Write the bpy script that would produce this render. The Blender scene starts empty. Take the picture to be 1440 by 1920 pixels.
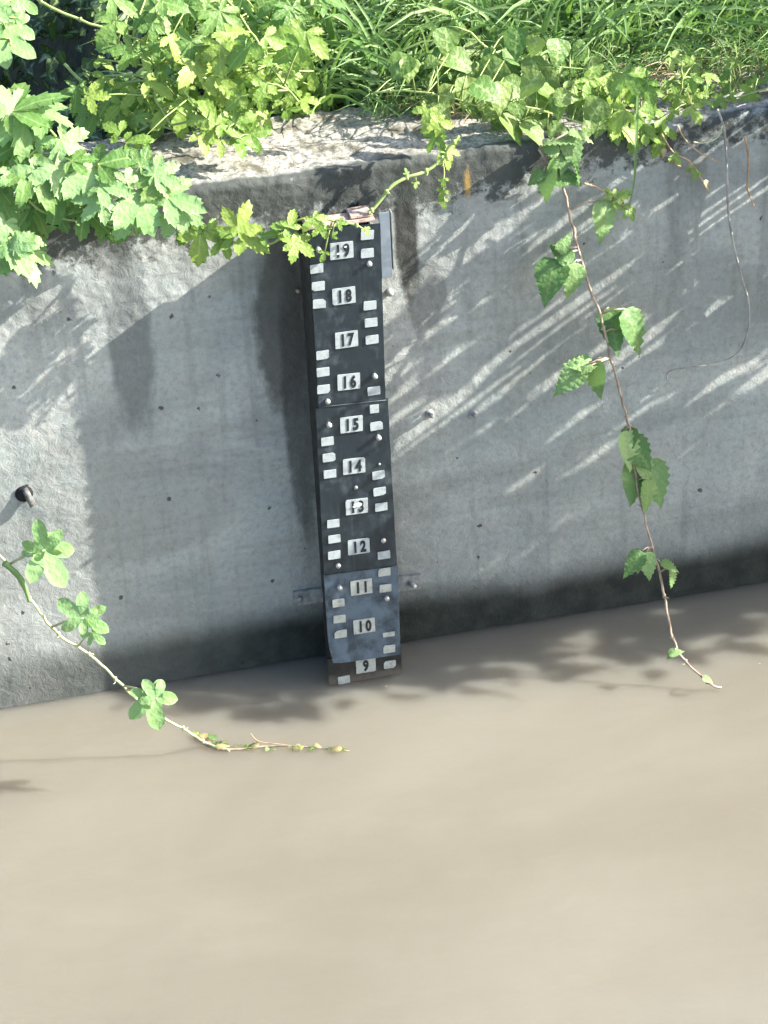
import bpy, bmesh, math, random
from mathutils import Vector, Matrix, noise
S = bpy.context.scene
COL = S.collection
random.seed(7)
RND = random.Random(11)

# ------------------------------------------------------------------ camera
F_PX = 5500.0
CAMP = Vector((-0.9479, -5.2389, 3.6892))
YAW, PIT, ROLL = 0.194, 0.5596, -0.0524
FW = Vector((math.sin(YAW)*math.cos(PIT), math.cos(YAW)*math.cos(PIT), -math.sin(PIT)))
r0 = Vector((math.cos(YAW), -math.sin(YAW), 0)); u0 = r0.cross(FW)
RT = math.cos(ROLL)*r0 + math.sin(ROLL)*u0
UP = -math.sin(ROLL)*r0 + math.cos(ROLL)*u0
cam_d = bpy.data.cameras.new('camera'); cam = bpy.data.objects.new('camera', cam_d); COL.objects.link(cam)
cam.matrix_world = Matrix(((RT.x, UP.x, -FW.x, CAMP.x), (RT.y, UP.y, -FW.y, CAMP.y), (RT.z, UP.z, -FW.z, CAMP.z), (0, 0, 0, 1)))
cam_d.sensor_fit = 'VERTICAL'; cam_d.sensor_height = 24.0; cam_d.lens = F_PX/1920*24.0
cam_d.clip_start = 0.1; cam_d.clip_end = 1000
S.camera = cam

# ------------------------------------------------------------------ sky, sun, exposure
SUN_TO = Vector((0.83, -0.213, 0.52)).normalized()      # towards the sun
W = bpy.data.worlds.new('World'); S.world = W; W.use_nodes = True
wn = W.node_tree.nodes; bg = wn['Background']
sky = wn.new('ShaderNodeTexSky'); sky.sky_type = 'NISHITA'; sky.sun_disc = False
sky.sun_elevation = math.asin(SUN_TO.z); sky.sun_rotation = math.atan2(SUN_TO.x, SUN_TO.y)
sky.air_density = 1.0; sky.dust_density = 1.8; sky.ozone_density = 1.0
W.node_tree.links.new(sky.outputs[0], bg.inputs[0]); bg.inputs[1].default_value = 0.125
sd = bpy.data.lights.new('sun', 'SUN'); sd.energy = 4.9; sd.angle = math.radians(0.5); sd.color = (1, 0.955, 0.87)
so = bpy.data.objects.new('sun', sd); COL.objects.link(so); so.location = (6, -2, 6)
so.rotation_euler = SUN_TO.to_track_quat('Z', 'Y').to_euler()
S.view_settings.view_transform = 'Standard'; S.view_settings.look = 'None'
S.view_settings.gamma = 1; S.view_settings.use_curve_mapping = False
S.view_settings.exposure = 1.83
S.render.engine = 'CYCLES'
S.cycles.max_bounces = 6

# ------------------------------------------------------------------ helpers
def ray(px, py):
    return RT*((px-720)/F_PX) - UP*((py-960)/F_PX) + FW
def at(px, py, y=0.0):
    d = ray(px, py); return CAMP + d*((y-CAMP.y)/d.y)
def onz(px, py, z=0.0):
    d = ray(px, py); return CAMP + d*((z-CAMP.z)/d.z)
M_PX = 1/925.0
def tag(o, label=None, cat=None, group=None, kind=None):
    if label: o['label'] = label
    if cat: o['category'] = cat
    if group: o['group'] = group
    if kind: o['kind'] = kind
    return o
def mesh_obj(name, me, mat=None, parent=None, loc=None):
    o = bpy.data.objects.new(name, me); COL.objects.link(o)
    if mat and not me.materials: me.materials.append(mat)
    if parent: o.parent = parent
    if loc is not None: o.location = loc
    return o
def empty(name, loc, label, cat, group=None):
    o = bpy.data.objects.new(name, None); COL.objects.link(o); o.location = loc; o.empty_display_size = .02
    return tag(o, label, cat, group)
def pyd(name, vs, fs, smooth=True):
    me = bpy.data.meshes.new(name); me.from_pydata([tuple(v) for v in vs], [], fs); me.update()
    if smooth: me.polygons.foreach_set('use_smooth', [True]*len(me.polygons))
    return me
def box_bm(bm, c, s, rot=None, bev=0):
    g = bmesh.ops.create_cube(bm, size=1)
    m = Matrix.Translation(c) @ (rot.to_4x4() if rot else Matrix()) @ Matrix.Diagonal((*s, 1))
    bmesh.ops.transform(bm, matrix=m, verts=g['verts'])
    if bev:
        es = list({e for v in g['verts'] for e in v.link_edges})
        bmesh.ops.bevel(bm, geom=es, offset=bev, segments=2, affect='EDGES')
def bm_mesh(name, bm):
    me = bpy.data.meshes.new(name); bm.to_mesh(me); bm.free(); return me
def smooth_path(pts, n=6):
    out = []
    P = [pts[0]]+list(pts)+[pts[-1]]
    for i in range(1, len(P)-2):
        a, b, c, d = P[i-1:i+3]
        for k in range(n):
            t = k/n
            out.append(0.5*((2*b)+(c-a)*t+(2*a-5*b+4*c-d)*t*t+(3*b-a-3*c+d)*t**3))
    out.append(P[-2]); return out
def tube_data(pts, r0, r1, sides=6, jitter=0.0):
    vs = []; fs = []; n = len(pts)
    up = Vector((0.3, 0.2, 1)).normalized()
    for i, p in enumerate(pts):
        t = (pts[min(i+1, n-1)]-pts[max(i-1, 0)]).normalized()
        a = t.cross(up)
        if a.length < .05: a = t.cross(Vector((1, 0, 0)))
        a.normalize(); b = t.cross(a)
        r = r0+(r1-r0)*i/(n-1); r *= 1+jitter*(noise.noise(p*90))
        for k in range(sides):
            an = 2*math.pi*k/sides
            vs.append(p+(a*math.cos(an)+b*math.sin(an))*r)
    for i in range(n-1):
        for k in range(sides):
            k2 = (k+1) % sides
            fs.append((i*sides+k, i*sides+k2, (i+1)*sides+k2, (i+1)*sides+k))
    fs.append(tuple(range(sides))[::-1]); fs.append(tuple((n-1)*sides+k for k in range(sides)))
    return vs, fs
def tube(name, pts, r0, r1, mat, parent, root, sides=6, jitter=.25):
    vs, fs = tube_data([p-root for p in pts], r0, r1, sides, jitter)
    return mesh_obj(name, pyd(name, vs, fs), mat, parent)

# ------------------------------------------------------------------ materials
def mat(name):
    m = bpy.data.materials.new(name); m.use_nodes = True
    nt = m.node_tree; return m, nt, nt.nodes['Principled BSDF'], nt.nodes['Material Output']
class NT:
    def __init__(s, nt): s.nt = nt; s.n = nt.nodes; s.l = nt.links
    def node(s, t, **k):
        o = s.n.new(t)
        for a, b in k.items(): setattr(o, a, b)
        return o
    def link(s, a, b): s.l.new(a, b)
    def coord(s, kind='Object'): return s.node('ShaderNodeTexCoord').outputs[kind]
    def map(s, v, scale=(1, 1, 1), loc=(0, 0, 0), rot=(0, 0, 0)):
        m = s.node('ShaderNodeMapping'); s.link(v, m.inputs[0])
        m.inputs['Scale'].default_value = scale; m.inputs['Location'].default_value = loc; m.inputs['Rotation'].default_value = rot
        return m.outputs[0]
    def noise(s, v, scale, detail=4, rough=.55, dist=0):
        n = s.node('ShaderNodeTexNoise'); s.link(v, n.inputs['Vector'])
        n.inputs['Scale'].default_value = scale; n.inputs['Detail'].default_value = detail
        n.inputs['Roughness'].default_value = rough; n.inputs['Distortion'].default_value = dist
        return n.outputs[0]
    def rng(s, v, a, b, c=0., d=1., smooth=True):
        n = s.node('ShaderNodeMapRange'); s.link(v, n.inputs[0])
        if smooth: n.interpolation_type = 'SMOOTHSTEP'
        for i, x in zip((1, 2, 3, 4), (a, b, c, d)): n.inputs[i].default_value = x
        return n.outputs[0]
    def math(s, op, a, b=None):
        n = s.node('ShaderNodeMath', operation=op)
        for i, x in enumerate((a, b)):
            if x is None: continue
            if isinstance(x, (int, float)): n.inputs[i].default_value = x
            else: s.link(x, n.inputs[i])
        return n.outputs[0]
    def mix(s, f, a, b, blend='MIX'):
        n = s.node('ShaderNodeMix', data_type='RGBA', blend_type=blend)
        for i, x in ((0, f), (6, a), (7, b)):
            if isinstance(x, (int, float)): n.inputs[i].default_value = x
            elif isinstance(x, tuple): n.inputs[i].default_value = (*x, 1)
            else: s.link(x, n.inputs[i])
        return n.outputs[2]
    def bump(s, h, strength, dist, prev=None):
        n = s.node('ShaderNodeBump'); s.link(h, n.inputs['Height'])
        n.inputs['Strength'].default_value = strength; n.inputs['Distance'].default_value = dist
        if prev: s.link(prev, n.inputs['Normal'])
        return n.outputs[0]

def simple(name, col, rough=.6, metal=0, var=.15, scale=60, spec=.4):
    m, nt, p, o = mat(name); k = NT(nt); c = k.coord()
    n = k.noise(c, scale, 5)
    dark = tuple(x*(1-var) for x in col); lite = tuple(min(1, x*(1+var)) for x in col)
    k.link(k.mix(k.rng(n, .3, .7), dark, lite), p.inputs['Base Color'])
    p.inputs['Roughness'].default_value = rough; p.inputs['Metallic'].default_value = metal
    p.inputs['Specular IOR Level'].default_value = spec
    k.link(k.bump(n, .3, .001), p.inputs['Normal'])
    return m

def leaf_mat(name, ca, cb, back, trans=.38, island=False, rough=.5, vein=(.32, .42, .16)):
    m, nt, p, out = mat(name); k = NT(nt)
    if island: rnd = k.node('ShaderNodeNewGeometry').outputs['Random Per Island']
    else: rnd = k.node('ShaderNodeObjectInfo').outputs['Random']
    c = k.coord()
    base = k.mix(rnd, ca, cb)
    base = k.mix(k.rng(k.noise(c, 1.6 if not island else 12, 2), .35, .75), base, k.mix(.3, base, (.16, .17, .03)))
    at_ = k.node('ShaderNodeAttribute', attribute_name='vein')
    base = k.mix(k.rng(at_.outputs['Fac'], .86, 1.0, 0, .75), base, vein)
    bf = k.node('ShaderNodeNewGeometry').outputs['Backfacing']
    base = k.mix(k.math('MULTIPLY', bf, .75), base, back)
    k.link(base, p.inputs['Base Color']); p.inputs['Roughness'].default_value = rough
    p.inputs['Specular IOR Level'].default_value = .45
    k.link(k.bump(k.noise(c, 5 if not island else 90, 2), .25, .002 if island else .02), p.inputs['Normal'])
    t = k.node('ShaderNodeBsdfTranslucent'); k.link(k.mix(.5, base, (.16, .3, .03)), t.inputs[0])
    mx = k.node('ShaderNodeMixShader'); mx.inputs[0].default_value = trans
    k.link(p.outputs[0], mx.inputs[1]); k.link(t.outputs[0], mx.inputs[2]); k.link(mx.outputs[0], out.inputs[0])
    return m
M = {}
M['hop'] = leaf_mat('hop_leaf', (.1, .22, .05), (.2, .34, .09), (.2, .33, .14), trans=.42)
M['young'] = leaf_mat('young_hop_leaf', (.14, .27, .045), (.27, .38, .07), (.22, .35, .1))
M['pale'] = leaf_mat('pale_hop_leaf', (.22, .4, .14), (.29, .47, .2), (.27, .42, .2))
M['bramble'] = leaf_mat('bramble_leaf', (.09, .2, .055), (.28, .43, .17), (.22, .33, .16), vein=(.2, .3, .1))
M['broad'] = leaf_mat('broad_leaf', (.09, .19, .04), (.2, .28, .07), (.16, .26, .1))
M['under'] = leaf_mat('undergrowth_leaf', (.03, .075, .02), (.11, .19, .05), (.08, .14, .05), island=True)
M['dark'] = leaf_mat('shade_dark_leaf', (.015, .035, .015), (.04, .085, .03), (.04, .07, .03), island=True, trans=.15)  # undergrowth leaf coloured near black, standing in for shade in the hollow
M['grass'] = leaf_mat('grass_blade', (.06, .15, .03), (.26, .4, .15), (.16, .28, .1), island=True, trans=.4)
M['drygrass'] = leaf_mat('dry_grass', (.26, .2, .1), (.38, .3, .17), (.3, .24, .14), island=True, trans=.2)
M['stem_green'] = simple('green_stem', (.28, .36, .12), .6)
M['stem_pale'] = simple('pale_stem', (.38, .4, .22), .6)
M['stem_brown'] = simple('brown_stem', (.3, .23, .17), .7, var=.4, scale=40)
M['stem_grey'] = simple('dry_grey_stem', (.3, .29, .27), .8, var=.35, scale=30)
M['stem_tan'] = simple('dry_tan_stem', (.36, .25, .15), .8, var=.35, scale=30)

# gauge materials
def plate_mat(name, col, wear, wearcol):
    m, nt, p, o = mat(name); k = NT(nt); c = k.coord()
    w = k.rng(k.math('ADD', k.noise(c, 22, 7, .62), k.math('MULTIPLY', k.noise(k.map(c, (1, 1, .35)), 90, 3), .25)), .62-wear, .92-wear)
    fine = k.noise(c, 300, 3)
    base = k.mix(w, col, wearcol)
    drip = k.rng(k.noise(k.map(c, (1, 1, .08)), 70, 4), .56, .75, 0, .3)
    base = k.mix(drip, base, wearcol)
    base = k.mix(k.rng(fine, .68, .8, 0, .35), base, (.3, .3, .28))
    if 'wet' in name:
        sp_ = k.node('ShaderNodeSeparateXYZ'); k.link(c, sp_.inputs[0])
        zz = k.math('ADD', sp_.outputs[2], k.math('MULTIPLY', k.math('SUBTRACT', k.noise(c, 60, 5), .5), .03))
        base = k.mix(k.rng(zz, .035, .0, 0, .85), base, (.11, .095, .075))
    k.link(base, p.inputs['Base Color'])
    k.link(k.rng(w, 0, 1, .38, .7), p.inputs['Roughness'])
    k.link(k.bump(k.noise(c, 35, 5), .25, .002), p.inputs['Normal'])
    return m
M['plate'] = plate_mat('black_enamel', (.010, .018, .024), .02, (.04, .055, .065))
M['plate_low'] = plate_mat('weathered_blue_enamel', (.02, .034, .048), .17, (.075, .105, .135))
M['seam'] = simple('seam_edge', (.07, .09, .1), .6)
M['plate_wet'] = plate_mat('wet_black_enamel', (.01, .012, .012), .0, (.03, .032, .03))
def mark_mat(name, col, dirt):
    m, nt, p, o = mat(name); k = NT(nt); c = k.coord(); ri = k.node('ShaderNodeObjectInfo').outputs['Random']
    sh = k.node('ShaderNodeCombineXYZ'); k.link(k.math('MULTIPLY', ri, 9), sh.inputs[0])
    va = k.node('ShaderNodeVectorMath', operation='ADD'); k.link(c, va.inputs[0]); k.link(sh.outputs[0], va.inputs[1])
    n = k.noise(va.outputs[0], 70, 5, .6)
    b = k.mix(k.rng(n, .42, .75), col, dirt)
    b = k.mix(k.rng(k.noise(va.outputs[0], 190, 3), .66, .72, 0, .7), b, (.05, .06, .06))
    k.link(b, p.inputs['Base Color']); p.inputs['Roughness'].default_value = .45
    return m
M['mark'] = mark_mat('white_enamel', (.34, .38, .385), (.2, .22, .22))
M['mark_low'] = mark_mat('muddy_white_enamel', (.36, .38, .35), (.2, .2, .17))
M['digit'] = simple('black_digit', (.012, .016, .018), .5, var=.5, scale=150)
M['chip'] = simple('chipped_white', (.55, .57, .56), .6)
M['galv'] = simple('galvanised_steel', (.22, .235, .23), .6, .1, .3, 70)
M['bluebar'] = simple('blue_grey_steel', (.16, .195, .225), .5, .1, .2, 40)
M['rust'] = simple('rusty_cap', (.34, .25, .21), .85, 0, .3, 90)
M['post'] = simple('dirty_post', (.028, .028, .025), .8, 0, .45, 50)
M['screw'] = simple('screw_head', (.45, .46, .44), .4, .4, .2, 200)
M['pipe'] = simple('dull_pipe', (.11, .11, .105), .7, 0, .5, 120)
M['hole'] = simple('dark_hole', (.01, .01, .01), .9)

# ------------------------------------------------------------------ terrain and water
H = 1.165; T = .29
def ground_h(x, y):
    d = y-T
    t = 1/(1+math.exp(max(-40, min(40, (x+.36+.12*d)*16))))     # hollow on the left
    h = 1.12+.16*min(d, 3)+.02*max(0, min(d-3, 200))
    h += .02*noise.noise(Vector((x*3, y*3, 0)))
    hollow = h-.75*max(0, min(1, (d+.03)/.12))*max(0, min(1, (3-d)))
    if d > 3: hollow = h
    return h*(1-t)+hollow*t
def steps(vals, a, b, f):
    return vals
xs = [-200, -80, -30, -12, -6, -4, -3, -2.2, -1.6, -1.2]+[-1.0+.04*i for i in range(60)]+[1.5, 2, 3, 4, 6, 10, 20, 50, 100, 200]
ys = [T-.01+.04*i for i in range(38)]+[1.9, 2.2, 2.6, 3.2, 4, 6, 10, 20, 50, 120, 250]
vs = [(x, y, ground_h(x, y)) for y in ys for x in xs]; nx = len(xs)
fs = [(j*nx+i, j*nx+i+1, (j+1)*nx+i+1, (j+1)*nx+i) for j in range(len(ys)-1) for i in range(nx-1)]
m, nt, p, o = mat('soil'); k = NT(nt); c = k.coord()
k.link(k.mix(k.rng(k.noise(c, 12, 6), .35, .7), (.018, .024, .012), (.05, .05, .028)), p.inputs['Base Color']); p.inputs['Roughness'].default_value = .95
k.link(k.bump(k.noise(c, 40, 5), .8, .02), p.inputs['Normal'])
tag(mesh_obj('ground', pyd('ground', vs, fs), m), 'overgrown soil bank behind the concrete wall', None, kind='structure')

# muddy water: one sheet, finer near the wall, low swells
xs = [-250, -80, -25, -8, -4, -2.4]+[-1.6+.05*i for i in range(80)]+[2.8, 4, 8, 25, 80, 250]
ys = [-250, -80, -25, -10, -6, -4, -3]+[-2.4+.05*i for i in range(49)]+[.04]
def wz(x, y):
    if abs(x) > 3 or y < -3: return 0
    return .0012*noise.noise(Vector((x*3.1, y*5, 1)))+.0006*noise.noise(Vector((x*9, y*14, 4)))
vs = [(x, y, wz(x, y)) for y in ys for x in xs]; nx = len(xs)
fs = [(j*nx+i, j*nx+i+1, (j+1)*nx+i+1, (j+1)*nx+i) for j in range(len(ys)-1) for i in range(nx-1)]
m, nt, p, o = mat('muddy_water'); k = NT(nt); c = k.coord()
n1 = k.noise(k.map(c, (1, 1.7, 1)), 1.1, 4, .5, .6); n2 = k.noise(k.map(c, (1, 3, 1), (3, 1, 0)), 3.2, 4, .5, .8)
b = k.mix(k.rng(n1, .3, .72), (.182, .165, .13), (.212, .196, .157))
b = k.mix(k.rng(n2, .4, .8, 0, .15), b, (.155, .137, .109))
k.link(b, p.inputs['Base Color']); p.inputs['Roughness'].default_value = .13; p.inputs['IOR'].default_value = 1.33
p.inputs['Subsurface Weight'].default_value = 1.0; p.inputs['Subsurface Radius'].default_value = (.14, .12, .1); p.inputs['Subsurface Scale'].default_value = 3.0
bm1 = k.bump(k.noise(k.map(c, (1, 1.5, 1), rot=(0, 0, .2)), 6, 3, .5, .4), .16, .02)
bm2 = k.bump(k.noise(k.map(c, (1, 2.5, 1), rot=(0, 0, -.15)), 26, 3, .5, .3), .08, .006, bm1)
k.link(bm2, p.inputs['Normal'])
tag(mesh_obj('water', pyd('water', vs, fs), m), 'still muddy brown water at the foot of the wall', None, kind='structure')

# ------------------------------------------------------------------ concrete wall
xs = [-60, -20, -8, -4, -2.2, -1.5, -1.15]+[-.95+.0055*i for i in range(382)]+[1.3, 1.5, 1.8, 2.3, 3, 4, 8, 20, 60]
prof = []     # (y, z, ny, nz, roughness weight)
for i in range(4): prof.append((0, -1.2+.27*i, -1, 0, .6))
nf = 245; z0 = -.12
for i in range(nf): prof.append((0, z0+(H-.014-z0)*i/(nf-1), -1, 0, 1))
for a in (22, 45, 68):
    a = math.radians(a); prof.append((.014-.014*math.cos(a), H-.014+.014*math.sin(a), -math.cos(a), math.sin(a), 1.6))
for i in range(48): prof.append((.014+(T-.02)*i/47, H, 0, 1, 2.2))
prof += [(T, H-.01, 1, 0, 1), (T, .8, 1, 0, 1), (T, -1.2, 1, 0, 1)]
NV = noise.noise; vs = []
def sst(a, b, x):
    t = max(0, min(1, (x-a)/(b-a))); return t*t*(3-2*t)
for x in xs:
    for (y, z, ny, nz, w) in prof:
        q = Vector((x, y, z))
        d = .0022*NV(q*5)+.0016*NV(q*21+Vector((9, 0, 0)))
        f1 = NV(q*62); f2 = NV(q*135+Vector((3, 3, 3)))
        # the face is smoother low down, rougher and eroded near the top
        rough = .35+.65*sst(.25, 1.05, z+.25*NV(q*2.3))
        d += (.0017*f1+.0009*f2)*rough*w
        if nz > .3: d += .001*NV(q*28)+.0013*NV(q*75)+.0022*abs(NV(q*150))
        top = sst(H-.1, H, z)
        d += top*(-.006*max(0, NV(q*14+Vector((0, 7, 0))))*1.6)*(1 if nz < .8 else .3)
        edge = top*.012*NV(Vector((x*3.5, 2, 0)))
        dz = -.016*max(0, NV(Vector((x*6, 5, 1))))*sst(H-.03, H, z)*(1-sst(.02, .12, y)) - .012*sst(.02, .1, y)*max(0, NV(Vector((x*4, y*9, 3))))
        vs.append((x, y+ny*d-edge*(1 if nz < .95 else 0)*(1 if ny < .5 else 0), z+nz*d+dz))
npf = len(prof); fs = []
for i in range(len(xs)-1):
    for j in range(npf-1):
        fs.append((i*npf+j, (i+1)*npf+j, (i+1)*npf+j+1, i*npf+j+1))
m, nt, p, o = mat('weathered_concrete'); k = NT(nt); c = k.coord()
sep = k.node('ShaderNodeSeparateXYZ'); k.link(c, sep.inputs[0]); X, Y, Z = sep.outputs
big = k.noise(c, 3.2, 6, .55); mid = k.noise(c, 14, 6, .6); fine = k.noise(c, 75, 6, .65); grit = k.noise(c, 260, 3, .6)
base = k.mix(k.rng(big, .3, .7), (.27, .305, .297), (.39, .41, .385))
base = k.mix(k.rng(mid, .35, .75, 0, .55), base, (.33, .325, .3))
base = k.mix(k.rng(fine, .4, .78, 0, .45), base, (.12, .125, .115))
base = k.mix(k.rng(k.noise(k.map(c, (1, 1, 2.2)), 1.6, 7, .6, .6), .42, .62, 0, .45), base, (.13, .14, .135))
base = k.mix(k.rng(k.noise(k.map(c, (1, 1, .06)), 30, 5, .6), .52, .72, 0, .28), base, (.11, .115, .105))
base = k.mix(k.rng(k.noise(k.map(c, (.5, 1, 9)), 3, 4, .5), .55, .62, 0, .14), base, (.12, .12, .105))
base = k.mix(k.rng(grit, .58, .75, 0, .3), base, (.4, .39, .36))
# vertical run-off streaks
vst = k.noise(k.map(c, (1, 1, .12)), 9, 5, .6, .3); vfade = k.rng(Z, .35, 1.1)
base = k.mix(k.math('MULTIPLY', k.rng(vst, .5, .68), k.math('MULTIPLY', vfade, .55)), base, (.1, .105, .1))
def blot(base, px, py, rx, rz, col, amt, nscale=18, edge=.5):
    q = at(px, py)
    dx = k.math('MULTIPLY', k.math('SUBTRACT', X, q.x), 1/rx); dz = k.math('MULTIPLY', k.math('SUBTRACT', Z, q.z), 1/rz)
    dd = k.math('ADD', k.math('MULTIPLY', dx, dx), k.math('MULTIPLY', dz, dz))
    dd = k.math('ADD', dd, k.math('MULTIPLY', k.math('SUBTRACT', k.noise(k.map(c, (1, 1, .5)), nscale, 6, .65), .5), 1.9))
    f = k.rng(dd, 1.2, edge, 0, amt)
    f = k.math('MULTIPLY', f, k.rng(Y, .03, .0))
    return k.mix(f, base, col)
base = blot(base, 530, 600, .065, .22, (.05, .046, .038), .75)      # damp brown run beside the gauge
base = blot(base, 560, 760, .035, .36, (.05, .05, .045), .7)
base = blot(base, 245, 640, .05, .23, (.075, .085, .085), .6)
base = blot(base, 200, 450, .05, .1, (.09, .095, .09), .5)
base = blot(base, 762, 440, .026, .17, (.03, .03, .026), .93, 30)      # black run right of the gauge top
base = blot(base, 800, 560, .05, .09, (.08, .085, .08), .5, 30)
# algae and lichen band under the top edge
nb = k.noise(c, 30, 8, .7); nb2 = k.noise(k.map(c, (1, 1, .4)), 6, 4)
band = k.math('ADD', k.rng(Z, H-.19, H-.04, 0, .95, smooth=False), k.math('MULTIPLY', k.math('SUBTRACT', nb2, .5), .55))
band = k.math('ADD', band, k.math('MULTIPLY', k.math('SUBTRACT', nb, .5), 1.9))
band = k.math('SUBTRACT', band, k.rng(X, .0, .8, 0, .36))
bandf = k.math('MULTIPLY', k.rng(band, .36, .66, 0, .88), k.rng(Y, .035, .012))
base = k.mix(bandf, base, (.035, .04, .035))
topf = k.math('MULTIPLY', k.rng(Y, .01, .04), k.rng(Z, H-.05, H-.02))
topc = k.mix(k.rng(k.noise(c, 95, 7, .75), .42, .6), (.4, .38, .33), (.16, .15, .125))
topc = k.mix(k.rng(k.noise(c, 11, 5), .5, .68), topc, (.09, .085, .06))
base = k.mix(topf, base, topc)
# wet foot with algae line
wl = k.math('ADD', Z, k.math('MULTIPLY', k.math('SUBTRACT', k.noise(k.map(c, (1, 1, 1)), 4, 4), .5), .07))
damp = k.rng(wl, .45, .08, 0, .3)
base = k.mix(damp, base, (.12, .125, .115))
wet = k.math('MULTIPLY', k.rng(wl, .165, .07), k.rng(X, -.75, -.1, .6, 1))
base = k.mix(k.math('MULTIPLY', wet, .95), base, k.mix(k.rng(k.noise(c, 20, 5), .35, .7), (.014, .017, .014), (.032, .035, .029)))
# bug holes
vor = k.node('ShaderNodeTexVoronoi'); k.link(c, vor.inputs['Vector']); vor.inputs['Scale'].default_value = 24; vor.inputs['Randomness'].default_value = 1
vsp = k.node('ShaderNodeSeparateColor'); k.link(vor.outputs['Color'], vsp.inputs[0])
pitr = k.rng(vsp.outputs[0], .6, 1, 0, .13, smooth=False)
vd = k.math('ADD', vor.outputs['Distance'], k.math('MULTIPLY', k.math('SUBTRACT', k.noise(c, 110, 4), .5), .32))
pit = k.rng(k.math('SUBTRACT', vd, pitr), .015, -.03)
pit = k.math('MULTIPLY', pit, k.rng(vsp.outputs[0], .55, .6))
base = k.mix(k.math('MULTIPLY', pit, .8), base, (.03, .03, .028))
base = blot(base, 877, 345, .009, .042, (.3, .19, .05), .85, 95, -.3)    # ochre rust drip
k.link(base, p.inputs['Base Color'])
k.link(k.rng(wet, 0, 1, .92, .6), p.inputs['Roughness']); k.link(k.rng(wet, 0, 1, .3, .08), p.inputs['Specular IOR Level'])
b1 = k.bump(k.noise(k.map(c, (1, 1, 1), rot=(0, .6, 0)), 40, 7, .7, .5), .75, .006)
b2 = k.bump(grit, .3, .0015, b1)
inv = k.math('SUBTRACT', 1.0, pit)
b3 = k.bump(inv, .8, .004, b2)
k.link(b3, p.inputs['Normal'])
tag(mesh_obj('concrete_wall', pyd('concrete_wall', vs, fs), m), 'weathered grey concrete retaining wall rising from the muddy water', 'wall')

# small fixtures in the wall
def cyl_data(c, axis, r, L, n=12):
    axis = axis.normalized(); return tube_data([c, c+axis*L*.5, c+axis*L], r, r, n)
q = at(45, 925)
e = empty('drain_pipe', q, 'short metal pipe stub in a dark hole at the left edge of the wall', 'pipe')
vs_, fs_ = cyl_data(Vector((0, .01, 0)), Vector((0, -1, 0)), .019, .013, 14); mesh_obj('socket', pyd('socket', vs_, fs_), M['hole'], e)
vs_, fs_ = cyl_data(Vector((.002, .0, .012)), Vector((.35, -.55, -1)), .007, .042, 12); mesh_obj('stub', pyd('stub', vs_, fs_), M['pipe'], e)
for (px, py, lab) in ((805, 775, 'small cut anchor bolt in the wall, nearer the gauge of the two'), (887, 776, 'small cut anchor bolt in the wall, farther from the gauge of the two')):
    e = empty('anchor_bolt', at(px, py), lab, 'bolt', 'cut anchor bolts in the wall')
    vs_, fs_ = cyl_data(Vector((0, .003, 0)), Vector((0, -1, 0)), .010, .006, 10); mesh_obj('washer', pyd('washer', vs_, fs_), M['stem_grey'], e)
    vs_, fs_ = cyl_data(Vector((0, 0, 0)), Vector((.2, -1, .1)), .0055, .014, 8); mesh_obj('stud', pyd('stud', vs_, fs_), M['galv'], e)
e = empty('wall_nail', at(557, 545), 'small rusty nail in the dark damp wall left of the gauge', 'nail')
vs_, fs_ = cyl_data(Vector((0, .003, 0)), Vector((0, -1, .3)), .004, .016, 8); mesh_obj('shank', pyd('shank', vs_, fs_), M['stem_brown'], e)
e = empty('wall_screw', at(730, 546), 'shiny bolt head below the blue grey bar on the wall', 'bolt')
vs_, fs_ = cyl_data(Vector((0, .003, 0)), Vector((0, -1, 0)), .0075, .014, 8); mesh_obj('bolt_head', pyd('bolt_head', vs_, fs_), M['screw'], e)

# ------------------------------------------------------------------ staff gauge
GY = -.1233; GW = .146
G = empty('staff_gauge', Vector((0, 0, 0)), 'black water level staff gauge with white numbers 9 to 19 fixed to the concrete wall', 'gauge')
def gp(px, py, dy=0.0): return at(px, py, GY+dy)
# panels: each a slightly bent sheet, (left/right edge px at top, at bottom)
def panel(tl, tr, br, bl, dy, mat_, curl=0.0, label=None, thick=.004, cut=0):
    c4 = [gp(*tl, dy), gp(*tr, dy), gp(*br, dy), gp(*bl, dy)]
    n, mrows = 10, 16; vs = []; fs = []
    for lay in (0, 1):
        for j in range(mrows+1):
            for i in range(n+1):
                u, v = i/n, j/mrows
                a = c4[0].lerp(c4[1], u); b = c4[3].lerp(c4[2], u); q = a.lerp(b, v)
                q = q.copy(); q.y += -curl*max(0, v-.55)**2*4*(1.2-u) + .0008*NV(q*30)+lay*thick
                if cut and v > .8 and u < .2: q.x += cut*(v-.8)/.2*(1-u/.2); q.z += cut*.6*(v-.8)/.2*(1-u/.2)
                q.x += .0012*NV(Vector((i*3, j*.9, dy*999)))*(1 if i in (0, n) else 0)
                vs.append(q)
    st = (n+1)*(mrows+1)
    for j in range(mrows):
        for i in range(n):
            a = j*(n+1)+i; fs.append((a, a+n+1, a+n+2, a+1)); a += st; fs.append((a, a+1, a+n+2, a+n+1))
    def rim(ids):
        for a, b in zip(ids[:-1], ids[1:]): fs.append((a, b, b+st, a+st))
    rim(list(range(n+1))); rim([j*(n+1)+n for j in range(mrows+1)]); rim([mrows*(n+1)+i for i in range(n+1)][::-1]); rim([j*(n+1) for j in range(mrows+1)][::-1])
    o = mesh_obj('gauge_panel', pyd('gauge_panel', vs, fs, False), mat_, G)
    if label: o['label'] = label
    return o
panel((578, 433), (713, 420), (723, 750), (598, 766), 0, M['plate'])
panel((592, 766), (727, 748), (744, 1060), (608, 1078), .0005, M['plate'])
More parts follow.
